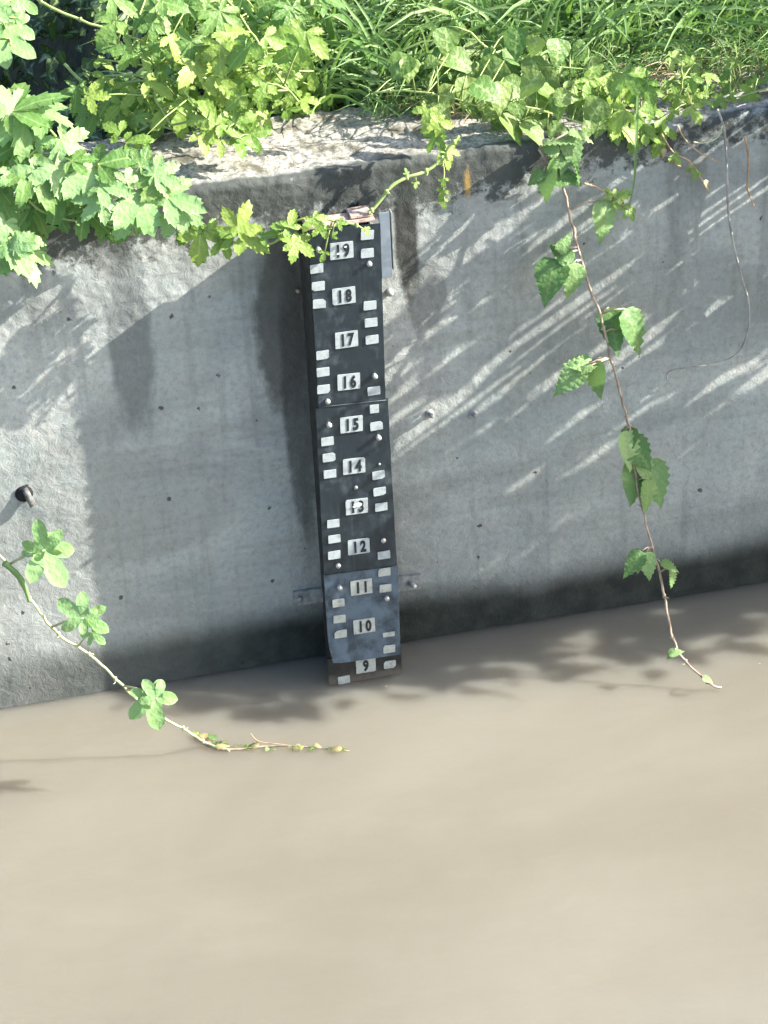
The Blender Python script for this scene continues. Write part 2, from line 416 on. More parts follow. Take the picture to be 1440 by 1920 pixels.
panel((607, 1079), (746, 1062), (751, 1226), (618, 1242), 0, M['plate_low'], .010, 'faded blue grey lower panel with bent bottom edge', cut=.006)
panel((614, 1236), (752, 1222), (770, 1600), (640, 1616), .0075, M['plate_wet'], label='wet black bottom panel standing in the water')
# raised lip where panels overlap
for (a, b) in (((603, 763), (724, 750)), ((612, 1079), (745, 1062))):
    P = [gp(a[0]+(b[0]-a[0])*t/6, a[1]+(b[1]-a[1])*t/6, -.001) for t in range(7)]
    tube('panel_seam', P, .0008, .0008, M['seam'], G, Vector((0, 0, 0)), 5)
# post behind the panels: a C channel, webs to the wall
bm = bmesh.new()
zc = (1.085+-.6)/2; zh = 1.685
box_bm(bm, Vector((0.002, GY+.011, zc)), (.132, .006, zh))
box_bm(bm, Vector((-.062, GY/2+.009, zc)), (.006, abs(GY)-.006, zh), bev=.0015)
box_bm(bm, Vector((.062, GY/2+.009, zc)), (.006, abs(GY)-.006, zh), bev=.0015)
mesh_obj('channel_post', bm_mesh('channel_post', bm), M['post'], G)
# rusty cap over the post
bm = bmesh.new(); box_bm(bm, Vector((.003, GY+.028, 1.1)), (.137, .045, .006), bev=.002)
box_bm(bm, Vector((.045, GY+.035, 1.107)), (.045, .045, .005), bev=.002)
mesh_obj('post_cap', bm_mesh('post_cap', bm), M['rust'], G)
bm = bmesh.new(); a = gp(721, 398, .02); b = gp(724, 521, .02); c_ = (a+b)/2
box_bm(bm, c_, (.022, .004, (a-b).length), bev=.001)
mesh_obj('side_bar', bm_mesh('side_bar', bm), M['bluebar'], G)
bm = bmesh.new(); a = at(739, 405, -.06); box_bm(bm, gp(735, 450, .03), (.003, .02, .13))
mesh_obj('side_bar_flange', bm_mesh('side_bar_flange', bm), M['galv'], G)
# strap with bolts on the wall
a = at(550, 1122, -.004); b = at(789, 1089, -.004)
bm = bmesh.new(); ang = math.atan2(b.z-a.z, b.x-a.x)
box_bm(bm, (a+b)/2, ((b-a).length, .008, .037), Matrix.Rotation(-ang, 3, 'Y'), .0012)
st = mesh_obj('wall_strap', bm_mesh('wall_strap', bm), M['galv'], G)
vs_, fs_ = cyl_data(at(768, 1093, -.008), Vector((.3, -1, .12)), .0055, .024, 10); mesh_obj('strap_bolt', pyd('strap_bolt', vs_, fs_), M['screw'], st)
vs_, fs_ = cyl_data(at(562, 1122, -.008), Vector((0, -1, 0)), .006, .006, 8); mesh_obj('strap_bolt', pyd('strap_bolt', vs_, fs_), M['galv'], st)

def chip_rect(w, h, seed, chip=.0, thick=.0016, bev=.0012):
    r = random.Random(seed); vs = []
    def corner(cx, cy, sx, sy):
        k = bev+ (r.random() < .12)*chip*.7
        return [(cx-sx*k*r.uniform(.6, 1.3), cy), (cx, cy-sy*k*r.uniform(.6, 1.3))]
    c = corner(-w/2, h/2, -1, 1)[::-1]+corner(w/2, h/2, 1, 1)+corner(w/2, -h/2, 1, -1)[::-1]+corner(-w/2, -h/2, -1, -1)
    c = [(x+r.uniform(-.0004, .0004), y+r.uniform(-.0004, .0004)) for x, y in c]
    n = len(c); vs = [(x, 0, y) for x, y in c]+[(x, thick, y) for x, y in c]
    fs = [tuple(range(n))[::-1], tuple(range(n, 2*n))]+[(i, (i+1) % n, (i+1) % n+n, i+n) for i in range(n)]
    return vs, fs
SL = -.012
def on_panel_dy(py): return 0 if py < 1235 else .0075
L = [(594, 504), (597, 537), (599, 570), (605, 666), (606, 698), (607, 730), (614, 828), (617, 858), (619, 889), (625, 982), (627, 1011), (627, 1041), (635, 1131), (637, 1161), (639, 1189), (645, 1275)]
Rr = [(689, 441), (689, 475), (694, 573), (696, 605), (698, 637), (701, 733), (702, 767), (706, 799), (710, 891), (712, 922), (715, 951), (720, 1041), (721, 1073), (723, 1103), (729, 1190), (730, 1217), (731, 1246)]
def panel_bulge(px, py):
    if 1079 < py < 1236:
        v = (py-1072)/160; u = (px-612)/138
        return -.010*max(0, v-.55)**2*4*(1.2-u)
    return 0
for i, (px, py) in enumerate(L+Rr):
    q = gp(px, py, on_panel_dy(py)-.0017+panel_bulge(px, py)-.0006)
    w_, h_ = .0262, .0192
    if (px, py) == (702, 767): w_ = .019
    if (px, py) == (729, 1190): h_ = .011
    vs_, fs_ = chip_rect(w_, h_, i, .005)
    o = mesh_obj('scale_mark', pyd('scale_mark', vs_, fs_, False), M['mark'] if py < 1060 else M['mark_low'], G, q)
    o.rotation_euler = (0, RND.uniform(-.03, .03)+.02, 0)
nums = {19: (641, 470), 18: (645, 555), 17: (650, 637), 16: (654, 716), 15: (659, 796), 14: (664, 874), 13: (669, 950), 12: (673, 1025), 11: (678, 1101), 10: (683, 1174), 9: (686, 1248)}
dg = {}
def digit_mesh(ch):
    if ch in dg: return dg[ch]
    cu = bpy.data.curves.new('digit', 'FONT'); cu.body = ch; cu.size = .037; cu.align_x = 'CENTER'; cu.extrude = .0004; cu.offset = .0016; cu.resolution_u = 3
    to = bpy.data.objects.new('digit_src', cu); COL.objects.link(to)
    dep = bpy.context.evaluated_depsgraph_get(); me = bpy.data.meshes.new_from_object(to.evaluated_get(dep)); bpy.data.objects.remove(to)
    me.transform(Matrix.Diagonal((.66, 1, 1, 1))); me.transform(Matrix.Rotation(math.pi/2, 4, 'X'))
    zs = [v.co.z for v in me.vertices]; xs_ = [v.co.x for v in me.vertices]
    me.transform(Matrix.Translation((-(min(xs_)+max(xs_))/2, 0, -(min(zs)+max(zs))/2)))
    me.name = 'digit'; me.materials.clear(); me.materials.append(M['digit']); dg[ch] = me; return me
for n_, (px, py) in nums.items():
    q = gp(px, py, on_panel_dy(py)-.0025+panel_bulge(px, py))
    vs_, fs_ = chip_rect(.047 if n_ > 9 else .043, .0365, n_*7, .003)
    pl = mesh_obj('number_plate', pyd('number_plate', vs_, fs_, False), M['mark'] if n_ > 11 else M['mark_low'], G, q)
    pl.rotation_euler = (0, RND.uniform(-.02, .02)+.02, 0)
    pl['label'] = 'white plate reading %d' % n_
    s_ = str(n_)
    for j, ch in enumerate(s_):
        o = mesh_obj('digit', digit_mesh(ch), None, pl, Vector(((j-(len(s_)-1)/2)*.0165+(.001 if n_ > 9 else 0), -.0006, 0)))
        if ch == '1': o.location.x -= .0005
# chipped flakes over the worn numbers
def flake(pts, loc, par, name='paint_chip', mt=None):
    n = len(pts); vs = [(x, 0, z) for x, z in pts]+[(x, .0008, z) for x, z in pts]
    fs = [tuple(range(n)), tuple(range(n, 2*n))[::-1]]+[(i, (i+1) % n, (i+1) % n+n, i+n) for i in range(n)]
    return mesh_obj(name, pyd(name, vs, fs, False), mt or M['chip'], par, loc)
for (px, py, s) in ((671, 946, .0085), (665, 950, .004), (634, 476, .004), (648, 463, .003)):
    r = random.Random(px); flake([(s*r.uniform(.6, 1.2)*math.cos(a), .7*s*r.uniform(.5, 1.2)*math.sin(a)) for a in [i*math.pi/4.5 for i in range(9)]], gp(px, py, -.0045), G)
for (px, py) in ((595, 466), (691, 493), (701, 703), (613, 751), (615, 794), (708, 818), (718, 1012), (633, 1059), (635, 1099), (724, 1120)):
    o = gp(px, py, .001+panel_bulge(px, py))
    vs_, fs_ = cyl_data(Vector((0, 0, 0)), Vector((.1, -1, .05)), .0052, RND.uniform(.006, .012), 10)
    mesh_obj('screw', pyd('screw', vs_, fs_), M['screw'], G, o)
for (px, py, r_) in ((667, 914, .0045), (686, 1211, .005), (711, 870, .003)):
    vs_, fs_ = cyl_data(Vector((0, 0, 0)), Vector((0, -1, 0)), r_, .0018, 9); mesh_obj('bolt_hole', pyd('bolt_hole', vs_, fs_), M['hole'] if py > 1000 else M['galv'], G, gp(px, py, 0))

# ------------------------------------------------------------------ leaf meshes (tip +Y, face +Z, unit length)
def finish_leaf(name, vs, fs, vein, mt):
    me = pyd(name, vs, fs); a = me.attributes.new('vein', 'FLOAT', 'POINT'); a.data.foreach_set('value', vein)
    me.materials.append(mt); return me
def palmate(name, mt, seed, lobes=5, wid=.2, sinus=.36, droop=.3, fold=.06, round_=False):
    r = random.Random(seed); vs = [Vector((0, 0, 0))]; vein = [1.0]; fs = []
    if lobes == 5: A = [-118, -58, 0, 58, 118]; Ls = [.5, .82, 1, .82, .5]
    elif lobes == 7: A = [-140, -90, -45, 0, 45, 90, 140]; Ls = [.4, .68, .9, 1, .9, .68, .4]
    else: A = [-70, 0, 70]; Ls = [.62, 1, .62]
    A = [math.radians(a+r.uniform(-6, 6)) for a in A]; Ls = [l*r.uniform(.9, 1.08) for l in Ls]
    def P(a, rad, side=0): return Vector((math.sin(a)*rad+math.cos(a)*side, math.cos(a)*rad-math.sin(a)*side, 0))
    si = []
    for i in range(len(A)+1):
        if i == 0: q = P(A[0]-.6, .2*Ls[0])
        elif i == len(A): q = P(A[-1]+.6, .2*Ls[-1])
        else: q = P((A[i-1]+A[i])/2, sinus*min(Ls[i-1], Ls[i])*r.uniform(.9, 1.2))
        q.z = fold*.8; si.append(len(vs)); vs.append(q); vein.append(0)
    for i, (a, l) in enumerate(zip(A, Ls)):
        mids = [0]; lf = [si[i]]; rt = [si[i+1]]
        tw = r.uniform(-.05, .05)
        for (t, w) in (((.42, .93), (.5, .78), (.64, 1.0), (.7, .76), (.82, .66), (.86, .46)) if not round_ else ((.42, 1.0), (.52, .98), (.64, 1.0), (.75, .98), (.86, .8), (.95, .45))):
            m_ = P(a, t*l); mids.append(len(vs)); vs.append(m_); vein.append(1)
            for sgn, lst in ((-1, lf), (1, rt)):
                q = P(a, (t+(.05 if w in (.93, 1.0, .66) else -.02))*l, sgn*w*wid*l); q.z = fold*w+tw*sgn+r.uniform(-.008, .008); lst.append(len(vs)); vs.append(q); vein.append(0)
        tip = len(vs); vs.append(P(a, l)); vein.append(.6)
        for j in range(len(mids)-1):
            fs.append((mids[j], mids[j+1], lf[j+1], lf[j]) if True else None)
            fs.append((mids[j], rt[j], rt[j+1], mids[j+1]))
        fs.append((mids[-1], tip, lf[-1])); fs.append((mids[-1], rt[-1], tip))
    for v in vs:
        d = v.x**2+v.y**2; v.z += -droop*d+.02*math.sin(v.x*9+seed)
    # orient faces up
    me = finish_leaf(name, vs, fs, vein, mt)
    bm = bmesh.new(); bm.from_mesh(me)
    for f in bm.faces:
        f.normal_update()
        if f.normal.z < 0: f.normal_flip()
    bm.to_mesh(me); bm.free()
    return me
def ovate_data(seed, width=.42, rows=9, pleat=.02, droop=.3, serr=.05, fold=.12):
    r = random.Random(seed); vs = []; vein = []; fs = []
    for j in range(rows+1):
        t = j/rows; w = width*math.sin(math.pi*min(1, t**.62))**.85 if 0 < t < 1 else 0
        for i, s in enumerate((-1, -.55, 0, .55, 1)):
            ww = w*(1+(serr*4 if j % 2 else -serr) if abs(s) == 1 else 1)
            x = s*ww; y = t-abs(s)*.06*(1 if 0 < t < 1 else 0)+(.03 if j % 2 and abs(s) == 1 else 0)
            z = fold*abs(s)*w*1.2+(pleat if j % 2 else -pleat)*abs(s)-droop*t*t+.005*r.uniform(-1, 1)*abs(s)+.02*math.sin(6*t+seed)*s
            vs.append(Vector((x, y, z))); vein.append(1.0 if s == 0 else (.86 if j % 2 == 0 and abs(s) < .8 else .2))
    for j in range(rows):
        for i in range(4):
            a = j*5+i; fs.append((a, a+1, a+6, a+5))
    return vs, fs, vein
def ovate(name, mt, seed, **k_):
    vs, fs, vein = ovate_data(seed, **k_); return finish_leaf(name, vs, fs, vein, mt)
HOP = [palmate('leaf', M['hop'], s, lo, wid=w) for s, lo, w in ((1, 5, .24), (2, 5, .27), (3, 7, .2), (4, 5, .22), (5, 3, .3))]
HOPP = [palmate('leaf', M['pale'], s, lo, wid=w, sinus=.42) for s, lo, w in ((51, 5, .27), (52, 5, .3), (53, 7, .24), (54, 5, .25))]
PALE = [palmate('leaf', M['pale'], s, lo, wid=w, droop=.15, fold=.04, sinus=.58, round_=True) for s, lo, w in ((11, 5, .23), (12, 5, .25), (14, 5, .22))]
YOUNG = [palmate('leaf', M['young'], s, lo, wid=w) for s, lo, w in ((21, 3, .3), (22, 5, .26), (23, 3, .26))]
BRAM = [ovate('leaf', M['bramble'], s, width=w, serr=.028, rows=14, pleat=.034) for s, w in ((31, .31), (32, .35), (33, .29))]
BROAD = [ovate('leaf', M['broad'], s, width=w, serr=.01, pleat=.006) for s, w in ((41, .42), (42, .36), (43, .46))]

def place_leaf(parent, root, me, pos, tip, nrm, size, name='leaf'):
    y = tip.normalized(); z = nrm-y*nrm.dot(y)
    if z.length < .05: z = Vector((0, -.3, 1))-y*y.dot(Vector((0, -.3, 1)))
    z.normalize(); x = y.cross(z)
    o = bpy.data.objects.new(name, me); COL.objects.link(o); o.parent = parent
    p_ = pos-root
    o.matrix_local = Matrix(((x.x*size, y.x*size, z.x*size, p_.x), (x.y*size, y.y*size, z.y*size, p_.y), (x.z*size, y.z*size, z.z*size, p_.z), (0, 0, 0, 1)))
    return o
def imgdir(deg, toward=0.2):
    a = math.radians(deg); return (RT*math.cos(a)+UP*math.sin(a)-FW*toward).normalized()
def face_n(r, spread=.45, sun=.25):
    return (-FW*.7+Vector((0, 0, .45))+SUN_TO*sun+Vector((r.uniform(-1, 1), r.uniform(-1, 1), r.uniform(-1, 1)))*spread).normalized()
def vine(name, label, cat, pts, r0, r1, smat, leaves, meshes, group=None, petiole=True, seed=0, spread=.4, side=None, psides=5, sun=.25):
    """pts: world points of the stem; leaves: (px,py,size_px,angle,y,[mesh list])"""
    root = pts[0].copy(); e = empty(name, root, label, cat, group); r = random.Random(seed)
    P = [q+Vector((NV(q*45), NV(q*45+Vector((5, 5, 5))), 0))*.004 for q in smooth_path(pts, 7)]
    st = tube('stem', P, r0, r1, smat, e, root, 6)
    pv, pf = [], []
    for lf in leaves:
        px, py, s, ang, y = lf[:5]; ms = lf[5] if len(lf) > 5 else meshes
        size = s*M_PX*(1.06 if ms is BRAM else 1.1 if ms is PALE else .86 if ms is HOPP else 1)*r.uniform(.82, 1.14)
        c_ = at(px, py, y); d = imgdir(ang, r.uniform(-.15, .35)); base = c_-d*size*(.5 if ms in (BRAM, BROAD) else .3)
        n_ = face_n(r, spread, sun)
        if len(lf) > 6: n_ = lf[6]
        place_leaf(e, root, r.choice(ms), base, d, n_, size)
        if petiole:
            q = min(P, key=lambda v: (v-base).length)
            if (q-base).length < .16:
                mid = (q+base)/2+Vector((0, 0, .004)); a_, b_ = tube_data([q-root, mid-root, base-root], r1*1.0, r1*.7, 4)
                o_ = len(pv); pv += a_; pf += [tuple(i+o_ for i in f) for f in b_]
    tv, tf = [], []
    for q_ in range(4, len(P)-3, 8):
        a0 = P[q_]-root; L_ = r.uniform(.005, .014); d_ = Vector((r.uniform(-1, 1), r.uniform(-1, .1), r.uniform(-.8, .5))).normalized(); c_ = d_.cross(Vector((r.uniform(-1, 1), 1, .3))).normalized()
        a_, b_ = tube_data([a0, a0+d_*L_*.5+c_*L_*.15, a0+d_*L_*.8-c_*L_*.1, a0+d_*L_*.85-c_*L_*.35], r1*.55, r1*.25, 4)
        o_ = len(tv); tv += a_; tf += [tuple(i+o_ for i in f) for f in b_]
        a_, b_ = tube_data([a0-Vector((0, 0, r0*1.3)), a0, a0+Vector((0, 0, r0*1.3))], r0*1.15, r0*1.1, 6); o_ = len(tv); tv += a_; tf += [tuple(i+o_ for i in f) for f in b_]
    if tv: mesh_obj('tendrils', pyd('tendrils', tv, tf), smat, e)['kind'] = 'stuff'
    if pv: mesh_obj('petioles', pyd('petioles', pv, pf), smat, e)['kind'] = 'stuff'
    return e
def A(lst, y): return [at(a, b, y if not isinstance(y, (list, tuple)) else y[0]+(y[1]-y[0])*i/(len(lst)-1)) for i, (a, b) in enumerate(lst)]

# ---- hanging bramble on the right, reaching the water
ls = [(1010, 280), (1035, 320), (1055, 350), (1068, 400), (1080, 450), (1092, 495), (1108, 545), (1125, 590), (1140, 650), (1160, 725), (1180, 800), (1190, 870), (1203, 945), (1220, 1015), (1241, 1095), (1255, 1170), (1270, 1218), (1300, 1255), (1335, 1283)]
yend = onz(1350, 1288, .004).y
pts = [at(a, b, -.03+(yend+.03)*(i/(len(ls)-1))**1.3) for i, (a, b) in enumerate(ls)]+[onz(1352, 1289, .002)]
def yb(py):
    best = min(range(len(ls)), key=lambda i: abs(ls[i][1]-py)); return pts[best].y
lv = [(1048, 262, 60, 20), (1090, 252, 56, -10), (1060, 300, 56, -100), (1085, 320, 50, -60), (1030, 280, 44, 160), (1070, 335, 40, -30), (1022, 345, 62, -95), (1005, 335, 40, -140), (1060, 330, 50, 10), (1075, 285, 60, -70), (1040, 305, 45, 60), (1134, 415, 72, -88), (1030, 525, 84, -112), (1075, 528, 74, -100), (1052, 472, 52, 130), (1060, 455, 46, 60), (1100, 690, 44, 30), (1150, 618, 84, -84), (1194, 622, 84, -62), (1165, 600, 40, 60), (1066, 712, 86, -140), (1116, 712, 82, -80), (1085, 680, 50, 170),
      (1183, 845, 84, -75), (1200, 850, 66, -50), (1230, 905, 92, -62), (1193, 905, 80, -95), (1218, 930, 60, -80), (1176, 830, 60, -110), (1212, 880, 60, -70), (1188, 1058, 58, -125), (1216, 1062, 56, -85), (1202, 1052, 40, -110), (1257, 1060, 40, -20), (1263, 1083, 36, -80), (1268, 1222, 30, 10), (1258, 1228, 26, -130), (1328, 1274, 20, -20)]
rr = random.Random(3)
lv = [(a, b, s, g+rr.uniform(-6, 6), yb(b)-.012, BRAM) for a, b, s, g in lv]
vine('hanging_bramble', 'long bramble vine with toothed green leaves hanging to the water right of the gauge', 'vine', pts, .0034, .0024, M['stem_brown'], lv, BRAM, seed=5, spread=.75)

# ---- hanging hop vine on the left, tip trailing in the water
ls = [(-60, 980), (0, 1042), (30, 1078), (62, 1130), (110, 1190), (160, 1222), (205, 1260), (250, 1305), (305, 1345), (365, 1380)]
y1 = onz(430, 1410, 0).y
pts = [at(a, b, -.2+(y1+.2)*(i/(len(ls)))**1.2) for i, (a, b) in enumerate(ls)]+[onz(385, 1393, .012), onz(430, 1409, .003)]
lv = [(78, 1015, 62, 110, -.24), (92, 1050, 66, -55, -.24), (140, 1150, 58, 150, -.27), (172, 1165, 46, -30, -.27), (180, 1192, 34, -40, -.27), (285, 1300, 50, 130, -.36), (288, 1322, 66, -70, -.36)]
lv = [(a, b, s, g, y, PALE, (-FW+Vector((rr.uniform(-.25, .25), 0, rr.uniform(-.2, .3)))).normalized()) for a, b, s, g, y in lv]
v = vine('hanging_hop_vine', 'thin pale vine with lobed pale leaves hanging into the water at lower left', 'vine', pts, .0034, .0026, M['stem_pale'], lv, PALE, seed=8)
sp = smooth_path([at(8, 1055, -.215), at(35, 1080, -.22), at(48, 1105, -.225), at(55, 1128, -.23)], 4)
tube('curled_leaf', sp, .007, .004, M['pale'], v, v.location, 5)
# floating trailing debris
P = [onz(365, 1383, .003), onz(400, 1402, .003), onz(440, 1405, .003), onz(490, 1400, .002), onz(540, 1398, .003), onz(590, 1402, .002), onz(655, 1408, .001)]
e = empty('floating_debris', P[0], 'broken twig and withered leaf scraps floating on the muddy water', 'debris')
tube('twig', smooth_path(P, 4), .0032, .0012, M['stem_brown'], e, P[0], 5, .6)
tube('twig', smooth_path([onz(470, 1375, .03), onz(485, 1390, .012), onz(530, 1396, .004), onz(565, 1400, .002)], 4), .0015, .0012, M['stem_tan'], e, P[0], 5)
for i in range(30):
    t = rr.random()**1.2; px = 370+285*t+rr.uniform(-8, 8); py = 1383+24*min(1, t*3)-rr.random()*8
    o = place_leaf(e, P[0], rr.choice(YOUNG+BRAM), onz(px, py, .004), Vector((rr.uniform(-1, 1), rr.uniform(-1, 1), .2)), Vector((rr.uniform(-.5, .5), rr.uniform(-.5, .5), 1)), rr.uniform(.006, .017)*(1.5 if t < .2 else .9), 'leaf_scrap')
me_dry = ovate('leaf_scrap', M['drygrass'], 99, width=.3, droop=.8)
for px, py in ((380, 1385), (392, 1395), (405, 1403), (485, 1400), (565, 1398), (588, 1396), (640, 1406)):
    place_leaf(e, P[0], me_dry, onz(px, py, .006), Vector((rr.uniform(-1, 1), rr.uniform(-1, 1), .3)), Vector((0, -.2, 1)), rr.uniform(.014, .03), 'leaf_scrap')

for i_, (px, py, s_, lab) in enumerate(((725, 1288, .009, 'tiny pinkish petal floating just below the foot of the gauge'), (1425, 1245, .007, 'tiny pale speck of debris floating at the right edge of the water'))):
    q = onz(px, py, .003); vs_, fs_, ve_ = ovate_data(i_, rows=4, serr=0, pleat=.01)
    o = mesh_obj('petal', finish_leaf('petal', [v*s_ for v in vs_], fs_, ve_, M['rust']), None, None, q); tag(o, lab, 'petal')
# ---- vine running across the top of the gauge
pts = A([(325, 395), (365, 412), (400, 436), (440, 455), (485, 463), (520, 450), (545, 420), (575, 408), (610, 410), (650, 418), (675, 425), (692, 440)], (-.06, -.15))
lv = [(455, 415, 62, 60, -.12), (470, 450, 66, -20, -.12), (425, 440, 50, 150, -.1), (375, 455, 70, -90, -.1), (420, 462, 50, -60, -.1), (545, 415, 34, 80, -.14), (530, 425, 36, 170, -.14), (540, 450, 40, 140, -.15), (565, 462, 46, -35, -.15), (592, 418, 34, -60, -.14), (604, 432, 28, -60, -.145), (608, 478, 28, -100, -.15), (626, 440, 16, 40, -.15), (640, 418, 20, 0, -.15), (688, 432, 20, -70, -.15), (500, 440, 40, 20, -.13), (395, 425, 36, 60, -.09), (350, 430, 55, -120, -.08)]
vine('creeping_hop_vine', 'young yellow green vine creeping across the top of the gauge from the left', 'vine', pts, .0032, .002, M['stem_green'], lv, YOUNG, seed=12)
# ---- green shoot rising from the gauge's top right
pts = A([(690, 400), (705, 385), (735, 348), (770, 330), (800, 320), (825, 300), (845, 272), (863, 254)], (-.11, -.09))
lv = [(762, 322, 14, 100, -.1), (780, 345, 14, -90, -.1), (848, 283, 26, -20, -.09), (838, 300, 28, -70, -.09), (856, 262, 12, 10, -.09)]
vine('green_shoot', 'bare pale green shoot rising to the right from the top of the gauge', 'vine', pts, .0038, .0026, M['stem_green'], lv, YOUNG, seed=13)
pts = A([(795, 190), (808, 225), (825, 265), (832, 310), (832, 355), (833, 385)], (-.03, -.05))
lv = [(800, 215, 44, -110, -.05), (822, 240, 48, -80, -.05), (812, 262, 40, -130, -.05), (838, 290, 30, -60, -.05), (832, 340, 22, -90, -.05), (830, 362, 22, -110, -.05), (832, 380, 18, -80, -.05)]
vine('dangling_hop_shoot', 'short leafy tip dangling over the wall edge left of the ochre rust drip', 'vine', pts, .002, .0012, M['stem_green'], lv, YOUNG, seed=14)

# ---- dry stems on the right
def drystem(name, label, pl, ys, r0, r1, mt, tags='stem'):
    pts = A(pl, ys); e = empty(name, pts[0], label, tags); tube('stem', smooth_path(pts, 6), r0, r1, mt, e, pts[0], 6, .4); return e, pts
e, _ = drystem('dry_vine', 'long thin grey dry vine hanging down the wall and curving left at its end', [(1345, 205), (1358, 245), (1363, 320), (1366, 400), (1378, 470), (1392, 525), (1404, 570), (1402, 620), (1385, 660), (1350, 680), (1300, 688), (1262, 694), (1252, 700), (1251, 712)], (-.02, -.03), .0027, .0016, M['stem_grey'])
tube('stem', smooth_path(A([(1355, 235), (1345, 258), (1320, 268), (1300, 266)], (-.03, -.05)), 5), .0018, .0012, M['stem_pale'], e, e.location, 5)
drystem('dry_twig', 'short orange brown dry stem hanging at the right edge of the wall', [(1396, 255), (1403, 290), (1402, 330), (1402, 355), (1408, 372), (1415, 388)], (-.02, -.03), .0028, .0014, M['stem_tan'])
e, _ = drystem('dry_root', 'thin dry root lying down the wall below the grass, pointing right', [(1270, 235), (1285, 262), (1310, 285), (1335, 298), (1355, 308)], (-.02, -.02), .002, .0012, M['stem_tan'])
e, pp = drystem('withered_sprig', 'withered tan sprig with shrivelled leaves on the wall under the grass', [(1240, 250), (1262, 285), (1290, 300), (1305, 318), (1318, 340), (1325, 343)], (-.02, -.03), .002, .0014, M['stem_tan'])
for px, py in ((1245, 278), (1252, 300), (1262, 290), (1300, 305), (1308, 322), (1320, 338), (1295, 312)):
    place_leaf(e, e.location, me_dry if rr.random() < .6 else YOUNG[0], at(px, py, -.03), imgdir(rr.uniform(-140, 0)), face_n(rr), rr.uniform(16, 28)*M_PX)
pts = A([(1095, 343), (1120, 352), (1150, 368), (1168, 385)], (-.05, -.06))
vine('side_shoot', 'short side shoot with a pale yellow leaf beside the hanging bramble', 'vine', pts, .002, .0014, M['stem_tan'], [(1158, 372, 42, 40, -.06), (1182, 400, 26, -60, -.06), (1145, 362, 26, 120, -.06), (1172, 385, 22, 10, -.06)], YOUNG, seed=17)

# single long grass blade over the edge
def blade(pts, w, out, base_idx=None, curl=.0):
    vs, fs = out; n = len(pts); o0 = len(vs)
    for i, p_ in enumerate(pts):
        t = (pts[min(i+1, n-1)]-pts[max(i-1, 0)]).normalized(); s = t.cross(-FW+Vector((.3*math.sin(p_.x*50), 0, .2))).normalized()
        ww = w*math.sin(math.pi*min(1, .25+.75*(i/(n-1))))**.7 if i < n-1 else .0002
        f_ = t.cross(s).normalized()
        vs.append(p_-s*ww); vs.append(p_+f_*ww*.35); vs.append(p_+s*ww)
    for i in range(n-1):
        a = o0+i*3; fs.append((a, a+1, a+4, a+3)); fs.append((a+1, a+2, a+5, a+4))
for pl, lab in (([(1196, 180), (1194, 235), (1192, 290), (1188, 345), (1176, 405)], 'single pale grass blade hanging over the wall right of the bramble'),):
    out = ([], []); blade(smooth_path(A(pl, (.0, -.07)), 3), .0032, out); tag(mesh_obj('grass_blade', pyd('grass_blade', *out), M['grass']), lab, 'grass blade')

# ---- hop leaves top left: several vines that drape over the wall
def inpoly(x, y, P):
    c_ = False; j = len(P)-1
    for i in range(len(P)):
        if (P[i][1] > y) != (P[j][1] > y) and x < (P[j][0]-P[i][0])*(y-P[i][1])/(P[j][1]-P[i][1])+P[i][0]: c_ = not c_
        j = i
    return c_
def scatter(poly, n, s, yr, ang, r, ms, mind=18):
    xs_ = [p_[0] for p_ in poly]; ys_ = [p_[1] for p_ in poly]; out = []; tries = 0
    while len(out) < n and tries < n*60:
        tries += 1; x = r.uniform(min(xs_), max(xs_)); y = r.uniform(min(ys_), max(ys_))
        if not inpoly(x, y, poly): continue
        if any((x-a[0])**2+(y-a[1])**2 < mind**2 for a in out): continue
        dy = r.uniform(*yr); q = at(x, y, dy)
        while dy > .0 and q.z < (ground_h(q.x, q.y) if dy > T else H)+.01: dy -= .02; q = at(x, y, dy)
        out.append((x, y, r.uniform(*s), r.uniform(*ang), dy, ms))
    return out
r = random.Random(21)
pts = A([(-60, 120), (0, 170), (60, 215), (120, 270), (180, 320), (240, 350), (300, 385)], (-.0, -.1))
lv = [(50, 195, 92, 30, -.06), (20, 235, 96, -150, -.05), (95, 215, 90, -20, -.06), (130, 275, 76, -40, -.06), (40, 290, 90, -100, -.06), (15, 190, 80, 120, -.05), (105, 330, 84, -80, -.09), (165, 335, 90, -60, -.09), (205, 300, 76, 20, -.08),
      (60, 340, 80, -120, -.09), (270, 385, 112, -60, -.12), (305, 320, 70, 30, -.1), (285, 335, 76, 170, -.1), (335, 375, 80, -15, -.12), (235, 415, 86, -110, -.12), (180, 385, 70, -130, -.12), (270, 300, 40, 60, -.08), (205, 350, 70, -10, -.11), (355, 400, 56, -30, -.12), (75, 250, 60, 60, -.06), (150, 300, 50, 10, -.09), (240, 330, 50, 80, -.1), (320, 420, 54, -110, -.12), (30, 330, 60, -70, -.08)]
lv = [(a, b, s, g, y, HOPP if i % 4 else HOP) for i, (a, b, s, g, y) in enumerate(lv)]
vine('draping_hop_vine', 'large pale lobed hop leaves draping over the wall at the upper left', 'vine', pts, .0036, .0025, M['stem_green'], lv, HOP, 'hop vines over the left of the wall', seed=22, spread=.35)
pts = A([(-50, 300), (20, 340), (70, 390), (120, 410), (190, 420), (250, 440)], (-.02, -.1))
lv = scatter([(0, 300), (150, 340), (300, 400), (270, 450), (200, 420), (100, 430), (0, 420)], 15, (50, 84), (-.09, -.02), (-150, -20), r, HOP, 24)
vine('draping_hop_vine', 'darker shaded hop leaves beneath the large pale ones, against the wall at left', 'vine', pts, .003, .002, M['stem_green'], lv, HOP, 'hop vines over the left of the wall', seed=23, spread=.5)
pts = A([(-70, 380), (-20, 400), (10, 425), (30, 450), (50, 480)], (-.05, -.12))
